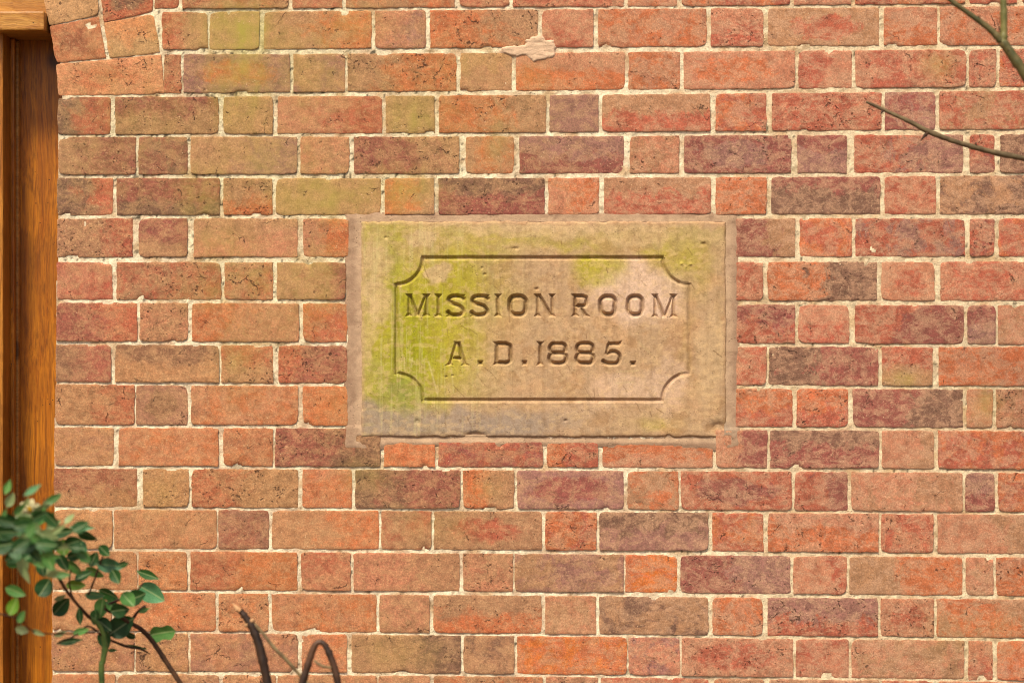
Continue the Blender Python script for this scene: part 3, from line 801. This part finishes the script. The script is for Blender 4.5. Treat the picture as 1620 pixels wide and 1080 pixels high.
greens = [(598, 540, 38, 130, .6), (605, 375, 60, 36, .6), (770, 380, 150, 24, .5), (630, 615, 80, 56, 1.1), (600, 440, 40, 120, .5), (1080, 410, 50, 50, .6), (665, 520, 95, 110, 1.3), (700, 450, 95, 55, 1.0), (640, 560, 70, 85, 1.1), (730, 405, 90, 26, .75), (600, 390, 34, 45, .45), (945, 425, 46, 26, .85), (900, 388, 70, 16, .55),
          (1060, 400, 46, 36, .6), (1105, 430, 28, 50, .45), (1030, 400, 26, 12, .6), (770, 480, 80, 70, .42), (710, 610, 80, 34, .5), (760, 590, 70, 40, .3), (1040, 668, 46, 18, .45), (1140, 520, 14, 120, .18), (790, 375, 60, 18, .35), (960, 370, 90, 14, .25), (1085, 520, 12, 90, .25)]
gm = 0
for cx, cy, rx, ry, a in greens:
    gm = np.maximum(gm, a * blob(gx, gy, cx, cy, rx, ry))
gm = gm * (.7 + .6 * fbm(gx / 26.0, gy / 36.0, 440, 5))
c = lay(c, sstep(.04, .95, gm) * .95, (186, 168, 52))
c = lay(c, np.maximum(1.0 * blob(gx, gy, 650, 550, 40, 90), .9 * blob(gx, gy, 625, 480, 12, 110)) * (.5 + .9 * n2) * .9, (162, 158, 24))
c = lay(c, np.maximum(1.0 * blob(gx, gy, 625, 625, 48, 34), .6 * blob(gx, gy, 600, 600, 30, 40)) * (.45 + .8 * n1), (152, 152, 72))
# pale leached patches and run-off
for cx, cy, rx, ry, a in ((688, 432, 22, 16, .8), (665, 372, 28, 13, .75), (600, 470, 24, 46, .6), (585, 520, 12, 60, .4), (820, 358, 160, 6, .45), (590, 420, 16, 40, .3), (960, 358, 140, 7, .5), (600, 395, 30, 40, .4), (1125, 560, 24, 90, .5), (830, 366, 110, 12, .5), (1010, 372, 60, 14, .4)):
    c = lay(c, a * sstep(.25, .6, blob(gx, gy, cx, cy, rx, ry) * (.7 + .6 * n1)), (218, 180, 136))
band = sstep(636, 660, gy + (n1 - .5) * 14 + np.maximum(0, 640 - gx) * .25) * sstep(980, 820, gx + (n1 - .5) * 120)
c = lay(c, band * .9, (172, 146, 126))
c = lay(c, sstep(.5, .7, n3) * .22 * sstep(760, 600, gx), (196, 176, 96))
gx, gy = tx, ty
c = lay(c, blob(gx, gy, 1092, 500, 9, 60) * .3 + blob(gx, gy, 1068, 560, 10, 50) * .25, (150, 108, 70))
c = lay(c, np.exp(-np.maximum(0, gx - SX0) / 2.5) * .7 * (gy < 660), (220, 192, 152))
c = lay(c, sstep(9, 3, ed) * .35, (186, 142, 108))
for ax, ay, bx, by, a in ((678, 572, 692, 622, .55), (640, 566, 640, 584, .5), (652, 566, 651, 580, .5), (671, 568, 672, 590, .4), (714, 582, 718, 622, .35), (1010, 540, 1030, 560, .2), (975, 606, 1002, 604, .3), (975, 588, 1010, 586, .25), (648, 568, 655, 572, .5)):
    c = lay(c, a * np.exp(-(seg_dist(gx, gy, ax, ay, bx, by) / 1.4) ** 2), (222, 198, 140))
c = lay(c, sstep(.8, 3.4, cut) * .42 + sstep(1.0, 3.5, groove) * .22, (104, 76, 36))  # shade painted into the letter cuts to deepen them; border groove darkened too
c = c * (.86 + .16 * vnoise(gx / 1.7, gy / 1.7, 450) + .12 * fbm(gx / 5.0, gy / 5.0, 455, 3))[..., None]
c = c * (1 - .10 * sstep(.5, .7, fbm(gx / 5.0, gy / 90.0, 460, 4)))[..., None]
c = lay(c, sstep(.56, .70, fbm(gx / 4.0, gy / 80.0, 470, 4)) * .28 * sstep(900, 620, gx), (222, 202, 140))

c = lay(c, sstep(.50, .64, fbm(gx / 7.0, gy / 7.0, 520, 5)) * .20, (140, 100, 60))
c = lay(c, sstep(.52, .66, fbm(gx / 9.0, gy / 6.0, 530, 5)) * .30, (228, 186, 136))
for k in range(46):
    ax, ay = random.uniform(600, 1130), random.uniform(362, 680); L_ = random.uniform(4, 26); t_ = random.choice((random.uniform(1.0, 1.5), random.uniform(.5, 1.1)))
    bx_, by_ = ax + L_ * math.cos(t_), ay + L_ * math.sin(t_)
    c = lay(c, random.uniform(.3, .65) * np.exp(-(seg_dist(gx + (n1 - .5) * 14, gy, ax, ay, bx_, by_) / .8) ** 2), (110, 74, 44))
ny, nx = gx.shape
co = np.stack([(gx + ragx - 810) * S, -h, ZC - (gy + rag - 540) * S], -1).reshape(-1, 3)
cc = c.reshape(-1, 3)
idx = np.arange(ny * nx).reshape(ny, nx)
quads = np.stack([idx[1:, :-1], idx[1:, 1:], idx[:-1, 1:], idx[:-1, :-1]], -1).reshape(-1, 4)
own = owner[:-1, :-1].ravel()
# normals of the whole face so that the pieces shade as one
gzx = np.gradient(h, STEP * S, axis=1); gzz = -np.gradient(h, STEP * S, axis=0)
nor = np.stack([-gzx, -np.ones_like(h), -gzz], -1).reshape(-1, 3)
nor /= np.linalg.norm(nor, axis=1)[:, None]
stone_c = np.array(W(860, SY1))
def stone_piece(name, q, parent=None, extra=None):
    used = np.unique(q); remap = -np.ones(len(co), int); remap[used] = np.arange(len(used))
    v = co[used]; f = remap[q]; k = cc[used]; nn = nor[used]
    if extra is not None:
        ring, depth = extra
        b = co[ring].copy(); b[:, 1] = depth
        bi = np.arange(len(ring)) + len(v); rr = remap[ring]
        f = np.vstack([f, np.stack([rr, np.roll(rr, -1), np.roll(bi, -1), bi], -1)])
        v = np.vstack([v, b]); k = np.vstack([k, cc[ring]])
    origin = stone_c if parent is None else v.mean(axis=0)
    me = mesh_np(name, v - origin, f)
    vcol(me, 'ca', k)
    if extra is None:
        me.normals_split_custom_set_from_vertices([tuple(t) for t in nn])
    o = link(name, me, M_stone, parent)
    o.location = origin if parent is None else origin - stone_c
    return o
ring = np.concatenate([idx[0, :], idx[1:, -1], idx[-1, -2::-1], idx[-2:0:-1, 0]])
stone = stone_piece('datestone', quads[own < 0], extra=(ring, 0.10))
tag(stone, 'carved sandstone plaque with green algae reading MISSION ROOM A.D. 1885', 'plaque')
NM = {'.': ('carved_stop', 'incised triangular full stop'), '1': ('carved_numeral', 'incised numeral 1'), '8': ('carved_numeral', 'incised numeral 8'), '5': ('carved_numeral', 'incised numeral 5')}
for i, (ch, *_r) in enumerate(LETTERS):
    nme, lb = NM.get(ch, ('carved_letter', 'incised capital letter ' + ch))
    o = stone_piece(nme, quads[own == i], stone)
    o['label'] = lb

# ------------------------------------------------------------------ door frame
def bevel_box(name, x0, x1, y0, y1, z0, z1, mat, parent, bev=0.004, seg=2):
    import bmesh
    bm = bmesh.new()
    V, F = box_mesh('', [(x0, x1, y0, y1, z0, z1)])
    c = Vector(((x0 + x1) / 2, (y0 + y1) / 2, (z0 + z1) / 2))
    vs_ = [bm.verts.new(Vector(v) - c) for v in V]
    for f in F: bm.faces.new([vs_[i] for i in f])
    bmesh.ops.recalc_face_normals(bm, faces=bm.faces)
    if bev: bmesh.ops.bevel(bm, geom=list(bm.edges), offset=bev, segments=seg, affect='EDGES', profile=0.5)
    me = bpy.data.meshes.new(name); bm.to_mesh(me); bm.free()
    me.polygons.foreach_set('use_smooth', [False] * len(me.polygons))
    o = link(name, me, mat, parent)
    o.location = c - parent.location
    return o

YB, YP, YR = 0.115, 0.020, -0.022        # faces of the recessed board, the post and the transom
def X_at(p, y): return (p - 810) * S * (D + y) / D
def Z_at(p, y): return ZC - (p - 540) * S * (D + y) / D
door = empty('door_frame', ((px(-492)), 0.12, 0.0))
tag(door, 'varnished oak door frame with a stout transom inside the arched opening', 'door frame')
zt = Z_at(66, YB)
XL, XR = px(CXA - RIN), px(CXA + RIN)
xp = X_at(5, YP)
mid = (XL + XR) / 2
bevel_box('jamb_board', xp + 0.004, XR + 0.03, YB, YB + 0.05, 0.0, zt + 0.30, M_oak, door, 0.002)
bevel_box('jamb_board', XL - 0.03, 2 * mid - xp - 0.004, YB, YB + 0.05, 0.0, zt + 0.03, M_oak, door, 0.002)
bevel_box('post', xp - 0.07, xp, YP, YB + 0.05, 0.0, Z_at(48, YP), M_oak_up, door, 0.003)
bevel_box('post', 2 * mid - xp, 2 * mid - xp + 0.07, YP, YB + 0.05, 0.0, Z_at(48, YP), M_oak_up, door, 0.003)
bevel_box('bead', xp - 0.001, xp + 0.010, YB - 0.042, YB - 0.030, 0.0, zt, M_oak, door, 0.003)
bevel_box('bead', xp - 0.001, xp + 0.012, YB - 0.014, YB + 0.004, 0.0, zt, M_oak_light, door, 0.005)
bevel_box('transom', 2 * mid - X_at(70, YR), X_at(70, YR), YR, YB + 0.05, Z_at(48, YR), Z_at(18, YR), M_oak_light, door, 0.003)
bevel_box('tympanum_board', XL - 0.03, XR + 0.06, 0.035, 0.075, Z_at(18, YR) - 0.002, Z_at(18, YR) + 0.85, M_oak_light, door, 0.002)
nb = 7
a0, a1 = 2 * mid - xp + 0.072, xp - 0.072
for i in range(nb):
    wdt = (a1 - a0) / nb
    bevel_box('plank', a0 + i * wdt + 0.001, a0 + (i + 1) * wdt - 0.001, YB - 0.02, YB + 0.03, 0.02, Z_at(48, YP), M_oak, door, 0.005)

# ------------------------------------------------------------------ plants
def tube_mesh(name, pts, rad, sides=10, sm=6, wob=0.08):
    P = smooth([tuple(p) for p in pts], sm)
    r = [v[0] for v in smooth([(q,) for q in rad], sm)]
    V, F = [], []
    n = len(P)
    nod = [1.0 + (0.16 if i % 9 == 4 else 0.0) + random.uniform(-.05, .05) for i in range(n)]
    for i in range(n):
        p = Vector(P[i]); tn = (Vector(P[min(i + 1, n - 1)]) - Vector(P[max(i - 1, 0)])).normalized()
        a = tn.cross(Vector((0.2, 1, 0.1))).normalized(); b = tn.cross(a)
        for k in range(sides):
            t = 2 * math.pi * k / sides
            rr = r[i] * nod[i] * (1 + random.uniform(-wob, wob))
            V.append(p + a * (rr * math.cos(t)) + b * (rr * math.sin(t)))
    for i in range(n - 1):
        for k in range(sides):
            F.append([i * sides + k, i * sides + (k + 1) % sides, (i + 1) * sides + (k + 1) % sides, (i + 1) * sides + k])
    F.append(list(range(sides))[::-1]); F.append([(n - 1) * sides + k for k in range(sides)])
    return V, F
def tube(name, pts, rad, mat, parent, **kw):
    V, F = tube_mesh(name, pts, rad, **kw)
    c = Vector(pts[0])
    me = mesh_np(name, [v - c for v in V], F)
    o = link(name, me, mat, parent)
    o.location = c - (parent.location if parent else Vector())
    return o
def pts_at(L, d=None):
    return [at(a, b, (d if len(p) < 1 else p[0]) if True else 0) for a, b, *p in L]

def leaf_mesh(kind):
    """unit leaf along +X, 1 long and 1 wide, facing -Y, cupped along the midrib"""
    n, m = 9, 4
    V, F = [], []
    for i in range(n + 1):
        t = i / n
        if kind == 'round': wd = (math.sin(math.pi * t ** 0.85)) ** 0.55 * .5
        elif kind == 'oval': wd = (math.sin(math.pi * t ** 0.8)) ** 0.8 * .5
        elif kind == 'slim': wd = (math.sin(math.pi * t ** 0.9)) ** 1.2 * .5
        else: wd = ((math.sin(math.pi * t ** 0.9)) ** 0.6 * (.42 + .10 * math.sin(t * 9.5)))
        for j in range(-m, m + 1):
            s = j / m
            V.append((t - .5, -0.16 * abs(s) ** 1.3 * wd * 2 + 0.10 * math.sin(t * 3.0) + 0.012 * math.sin(t * 11 + j), s * wd))
    k = 2 * m + 1
    for i in range(n):
        for j in range(2 * m):
            F.append([i * k + j, (i + 1) * k + j, (i + 1) * k + j + 1, i * k + j + 1])
    return V, F
LEAF = {}
def leaf_data(kind, mi):
    if (kind, mi) not in LEAF:
        V, F = leaf_mesh(kind)
        me = mesh_np('leaf', V, F); me.materials.append(M_leaf[mi])
        LEAF[kind, mi] = me
    return LEAF[kind, mi]

shrub = empty('leafy_shrub', (at(165, 1080, .42).x, -.42, 0))
tag(shrub, 'leafy shrub with rounded green leaves growing in front of the oak door frame', 'shrub')
def put_leaf(x, y, L, Wd, ang, mi, kind='oval', d=.5, tilt=None):
    o = bpy.data.objects.new('leaf', leaf_data(kind, mi))
    col.objects.link(o); o.parent = shrub
    k = S * (D - d) / D
    o.location = at(x, y, d) - shrub.location
    o.rotation_mode = 'YXZ'
    tx = random.uniform(-35, 35) if tilt is None else tilt
    m = Matrix.Rotation(R(ang), 4, 'Y') @ Matrix.Rotation(R(tx), 4, 'X') @ Matrix.Rotation(R(random.uniform(-18, 18) if tilt is None else 4), 4, 'Z')
    o.rotation_mode = 'XYZ'; o.rotation_euler = m.to_euler()
    o.scale = (L * k, min(L, Wd) * k, Wd * k)
    return o
LV = [(234, 909, 40, 15, 20, 0, 'slim', .33), (240, 938, 48, 33, 32, 2, 'oval', .32), (257, 1001, 42, 32, -8, 1, 'lobed', .34), (174, 894, 44, 24, 8, 2, 'oval', .48), (165, 871, 24, 18, 40, 0, 'oval', .5),
      (196, 892, 16, 11, -15, 0, 'oval', .5), (183, 912, 26, 20, 60, 0, 'oval', .5), (70, 929, 32, 29, -60, 0, 'round', .5), (97, 959, 36, 28, -40, 0, 'oval', .46), (150, 941, 32, 18, 10, 2, 'oval', .44),
      (192, 990, 48, 36, -35, 0, 'oval', .4), (166, 1012, 34, 26, 75, 0, 'oval', .4), (216, 944, 36, 26, -20, 0, 'oval', .42), (203, 948, 30, 24, 50, 1, 'oval', .45), (207, 1005, 17, 12, 15, 0, 'round', .38),
      (16, 790, 26, 16, -60, 3, 'oval', .62), (12, 770, 26, 12, -70, 1, 'slim', .65), (80, 792, 46, 13, -38, 3, 'slim', .6), (66, 804, 30, 14, -20, 3, 'oval', .62), (14, 822, 34, 24, 20, 0, 'oval', .64),
      (55, 826, 40, 18, -15, 1, 'oval', .6), (85, 829, 30, 14, -25, 3, 'oval', .58), (40, 862, 36, 16, 55, 3, 'slim', .6), (30, 838, 34, 20, 10, 0, 'oval', .66), (68, 850, 30, 13, -35, 3, 'slim', .55),
      (98, 842, 40, 18, -12, 0, 'oval', .55), (130, 834, 42, 12, 3, 2, 'slim', .52), (138, 847, 34, 20, 28, 0, 'oval', .5), (100, 866, 28, 26, 80, 4, 'oval', .5), (76, 880, 36, 24, 40, 2, 'oval', .52),
      (36, 892, 46, 20, 85, 3, 'oval', .6), (42, 910, 30, 12, 70, 3, 'slim', .6), (82, 905, 30, 18, 35, 3, 'oval', .52), (118, 898, 34, 20, 30, 1, 'oval', .5), (131, 866, 26, 18, 55, 2, 'oval', .5),
      (148, 884, 26, 18, -65, 0, 'oval', .48), (120, 925, 32, 17, 5, 4, 'oval', .46), (21, 958, 32, 20, -65, 4, 'oval', .62), (34, 975, 24, 16, -50, 1, 'oval', .62), (35, 996, 22, 14, 18, 3, 'oval', .6),
      (150, 905, 34, 18, 20, 1, 'oval', .46), (160, 962, 34, 24, 100, 1, 'oval', .42), (172, 940, 36, 22, 20, 0, 'oval', .42), (150, 976, 26, 20, 90, 0, 'oval', .42), (110, 1014, 44, 12, -8, 0, 'slim', .5),
      (128, 998, 34, 12, -14, 1, 'slim', .5), (126, 975, 30, 12, 85, 0, 'slim', .46), (5, 862, 40, 30, -10, 0, 'oval', .68), (30, 872, 36, 26, 10, 0, 'oval', .68), (10, 842, 40, 26, 0, 0, 'oval', .68), (52, 866, 30, 20, 40, 0, 'oval', .66),
      (45, 842, 30, 16, 30, 1, 'oval', .62), (110, 820, 22, 12, -50, 3, 'oval', .58), (62, 815, 30, 14, 20, 1, 'oval', .62), (30, 805, 26, 12, -40, 1, 'slim', .64), (66, 900, 26, 18, 70, 0, 'oval', .54), (100, 890, 30, 18, 60, 0, 'oval', .52),
      (118, 878, 26, 18, -20, 0, 'oval', .52), (86, 862, 30, 18, 20, 1, 'oval', .54), (132, 910, 30, 18, -30, 0, 'oval', .48), (190, 965, 34, 24, -10, 0, 'oval', .44), (178, 958, 26, 18, 30, 1, 'oval', .43), (165, 988, 30, 22, 40, 0, 'oval', .42),
      (95, 945, 24, 10, -30, 3, 'slim', .48), (228, 965, 20, 8, -25, 1, 'slim', .4), (215, 1023, 40, 6, 12, 0, 'slim', .36), (178, 1028, 18, 6, 0, 0, 'slim', .38), (95, 1002, 22, 10, -20, 3, 'slim', .52), (60, 1000, 26, 9, 20, 3, 'slim', .58)]
for t in LV:
    x, y, L, Wd, a, mi, kind, d = t
    put_leaf(x, y, L, Wd, a, mi, kind, d, tilt=None if L < 40 else random.uniform(-10, 10))
for i in range(26):
    x = random.uniform(-90, 150); y = 850 + random.gauss(0, 26) + max(0, x) * .28 + (20 if x < 0 else 0)
    put_leaf(x, y, random.uniform(22, 36), random.uniform(12, 22), random.uniform(-70, 70), random.choice((0, 0, 1, 1, 3, 4)), 'oval', random.uniform(.5, .75))
for i in range(22):
    put_leaf(random.uniform(-30, 95), random.uniform(815, 880), random.uniform(28, 42), random.uniform(14, 24), random.uniform(-60, 60), random.choice((0, 0, 0, 1, 3)), 'oval', random.uniform(.62, .85))
for i in range(12):
    put_leaf(random.uniform(0, 100), random.uniform(770, 850), random.uniform(24, 36), random.uniform(9, 15), random.uniform(-75, 10), random.choice((3, 3, 1, 2)), 'slim', random.uniform(.58, .75))
# white flower
def petal(x, y, ang, L):
    o = bpy.data.objects.new('petal', PET); col.objects.link(o); o.parent = shrub
    d = .61; k = S * (D - d) / D
    o.location = at(x, y, d) - shrub.location
    o.rotation_euler = (Matrix.Rotation(R(ang), 4, 'Y') @ Matrix.Rotation(R(25), 4, 'Z')).to_euler()
    o.scale = (L * k, L * .5 * k, L * .62 * k)
V, F = leaf_mesh('round'); PET = mesh_np('petal', V, F); PET.materials.append(M_petal)
for a in (-75, -20, 35, 95, 160, 215):
    petal(46 + 9 * math.cos(R(a)), 804 + 7 * math.sin(R(a)), a, 20)
tube('flower_heart', [at(44, 806, .63), at(47, 805, .63), at(49, 803, .63)], [.003, .006, .003], M_yellow, shrub, sides=8)
gz = lambda p: Vector((p.x, p.y, 0))
p0 = at(161, 1085, .42)
tube('stem', [Vector((p0.x, p0.y, 0.0)), p0.lerp(gz(p0), .5) + Vector((.012, .01, 0)), p0, at(163, 1045, .42), at(166, 1020, .42), at(158, 990, .43), at(140, 975, .44)], [.010, .008, .0052, .0050, .0054, .0042, .003], M_stalk, shrub)
p1 = at(290, 1088, .36)
tube('stem', [Vector((p1.x + .22, p1.y, 0.0)), at(345, 1300, .36), at(316, 1150, .36), at(300, 1108, .36), p1, at(262, 1045, .36), at(240, 1012, .37), at(222, 994, .38), at(206, 985, .39), at(190, 975, .41), at(165, 962, .43)], [.010, .008, .0056, .005, .0048, .0046, .0046, .0042, .0038, .003, .0026], M_bark, shrub)
tube('twig', [at(206, 985, .39), at(218, 967, .39), at(230, 958, .39)], [.0026, .0028, .003], M_bark, shrub)
tube('twig', [at(140, 975, .44), at(122, 955, .46), at(104, 932, .48), at(90, 908, .5), at(76, 885, .53), at(60, 862, .57), at(30, 845, .62), at(-40, 835, .68)], [.0032, .003, .003, .0028, .0026, .0024, .0022, .002], M_bark, shrub)
tube('twig', [at(150, 985, .43), at(135, 968, .45), at(118, 950, .46), at(110, 925, .48), at(112, 900, .5)], [.0022, .002, .0018, .0016, .0012], M_bark, shrub)
tube('twig', [at(165, 1008, .42), at(140, 990, .46), at(122, 1003, .5), at(90, 1018, .55)], [.002, .0018, .0016, .001], M_bark, shrub)
tube('twig', [at(175, 1012, .4), at(200, 1022, .37), at(222, 1026, .36), at(238, 1034, .35)], [.002, .0024, .002, .001], M_bark, shrub)
tube('twig', [at(140, 940, .46), at(150, 915, .47), at(158, 892, .48), at(164, 876, .5)], [.002, .0018, .0016, .0012], M_bark, shrub)
tube('twig', [at(165, 958, .43), at(195, 945, .42), at(215, 935, .38), at(226, 922, .34)], [.0022, .002, .0018, .0012], M_bark, shrub)
tube('twig', [at(40, 985, .6), at(20, 975, .62), at(-30, 965, .64)], [.0012, .0016, .002], M_bark, shrub)
tube('twig', [at(150, 1000, .43), at(100, 1002, .52), at(60, 1000, .57), at(40, 990, .6)], [.0016, .0014, .0012, .0012], M_bark, shrub)

# cut cane with its side shoot
cane = empty('cut_cane', gz(at(424, 1080, .45)))
tag(cane, 'brown garden cane with a pale split tip and a thin side shoot', 'cane')
q0 = at(424, 1085, .45)
tube('stalk', [gz(q0) + Vector((.03, 0, 0)), at(440, 1300, .45), at(432, 1150, .45), at(428, 1112, .45), q0, at(417, 1050, .45), at(409, 1018, .45), at(399, 992, .45), at(388, 975, .45), at(379, 964, .45)],
     [.0098, .0092, .0085, .0083, .0083, .0083, .0080, .0074, .0062, .0050], M_cane, cane, sides=12)
tube('split_tip', [at(380, 966, .452), at(374, 961, .452), at(368, 953, .452)], [.0046, .0040, .0008], M_cut, cane, wob=.2)
tube('node_ring', [at(402, 980, .452), at(396, 983, .452), at(388, 990, .452)], [.0030, .0042, .0030], M_cut, cane, wob=.12)
q1 = at(500, 1092, .44)
tube('side_shoot', [at(398, 983, .45), at(415, 1000, .45), at(432, 1022, .45), at(452, 1042, .445), at(468, 1060, .44), at(486, 1080, .44), q1], [.0034, .0032, .0030, .0034, .0030, .0030, .003], M_twig, cane)

bent = empty('bent_cane', gz(at(478, 1080, .5)))
tag(bent, 'dark brown cane bent over into a sharp arch beside the cut cane', 'cane')
b0, b1 = at(476, 1088, .5), at(536, 1088, .5)
tube('stalk', [gz(b0) - Vector((.06, 0, 0)), at(455, 1300, .5), at(463, 1150, .5), at(470, 1112, .5), b0, at(486, 1055, .5), at(494, 1030, .5), at(500, 1018, .5), at(507, 1015, .5), at(514, 1020, .5), at(523, 1038, .5), at(531, 1062, .5), b1, at(542, 1114, .5), at(552, 1160, .5), at(575, 1320, .5), gz(b1) + Vector((.09, 0, 0))],
     [.009, .008, .0074, .0072, .0072, .0068, .0062, .0052, .005, .0052, .006, .0066, .0066, .0066, .0068, .007, .008], M_cane, bent, sides=12)
tube('tie', [at(497, 1044, .505), at(508, 1052, .51), at(524, 1056, .505)], [.002, .0028, .002], M_twig, bent)

# bare branches at the other end
def spurs(root, L, mat):
    for a, b, d in L:
        tube('thorn', [a, a.lerp(b, .5), b], [d, d * .7, d * .15], mat, root, sides=6)
tree = empty('bare_branch', gz(at(1760, 1080, .5)))
tag(tree, 'green forked bare branch hanging over the top corner of the brick wall', 'branch')
t0 = at(1760, 1080, .5)
tube('stem', [gz(t0), at(1755, 1000, .5), at(1735, 700, .5), at(1705, 420, .48), at(1668, 220, .46), at(1640, 150, .45), at(1622, 118, .45), at(1604, 92, .45), at(1586, 66, .45)], [.022, .02, .018, .016, .0125, .011, .0095, .0088, .0085], M_green_branch, tree, sides=12)
tube('shoot', [at(1586, 68, .45), at(1588, 50, .45), at(1588, 25, .45), at(1587, 0, .45), at(1583, -60, .45), at(1570, -160, .46)], [.0078, .0062, .0062, .0060, .0055, .004], plain_material('fresh_shoot', (134, 122, 64), (106, 102, 50), 40, 0.5, 0.45), tree)
tube('shoot', [at(1584, 66, .45), at(1572, 52, .45), at(1550, 34, .45), at(1525, 16, .45), at(1502, -1, .45), at(1460, -40, .45)], [.0068, .0062, .0050, .0044, .0042, .003], M_green_branch, tree)
spurs(tree, [(at(1549, 34, .45), at(1549, 24, .455), .003), (at(1602, 90, .45), at(1594, 78, .46), .003), (at(1584, 60, .45), at(1577, 30, .44), .0016)], M_bark)
twig = empty('bare_twig', gz(at(1790, 1080, .28)))
tag(twig, 'thin grey brown twig with small thorns reaching across the upper bricks', 'twig')
u0 = at(1790, 1080, .28)
tube('stem', [gz(u0), at(1788, 900, .28), at(1775, 600, .28), at(1750, 400, .28), at(1710, 290, .28), at(1660, 262, .28), at(1622, 251, .28), at(1580, 243, .28), at(1545, 234, .28), at(1505, 222, .28), at(1468, 208, .28), at(1440, 193, .28), at(1405, 177, .28), at(1370, 161, .28)],
     [.012, .011, .010, .009, .0075, .006, .0054, .0052, .0052, .0048, .0048, .0042, .0034, .0024], M_twig, twig)
spurs(twig, [(at(1468, 209, .28), at(1456, 223, .285), .0038), (at(1545, 234, .28), at(1543, 226, .285), .0034), (at(1398, 174, .28), at(1393, 181, .285), .003), (at(1500, 221, .28), at(1494, 215, .28), .002)], M_bark)
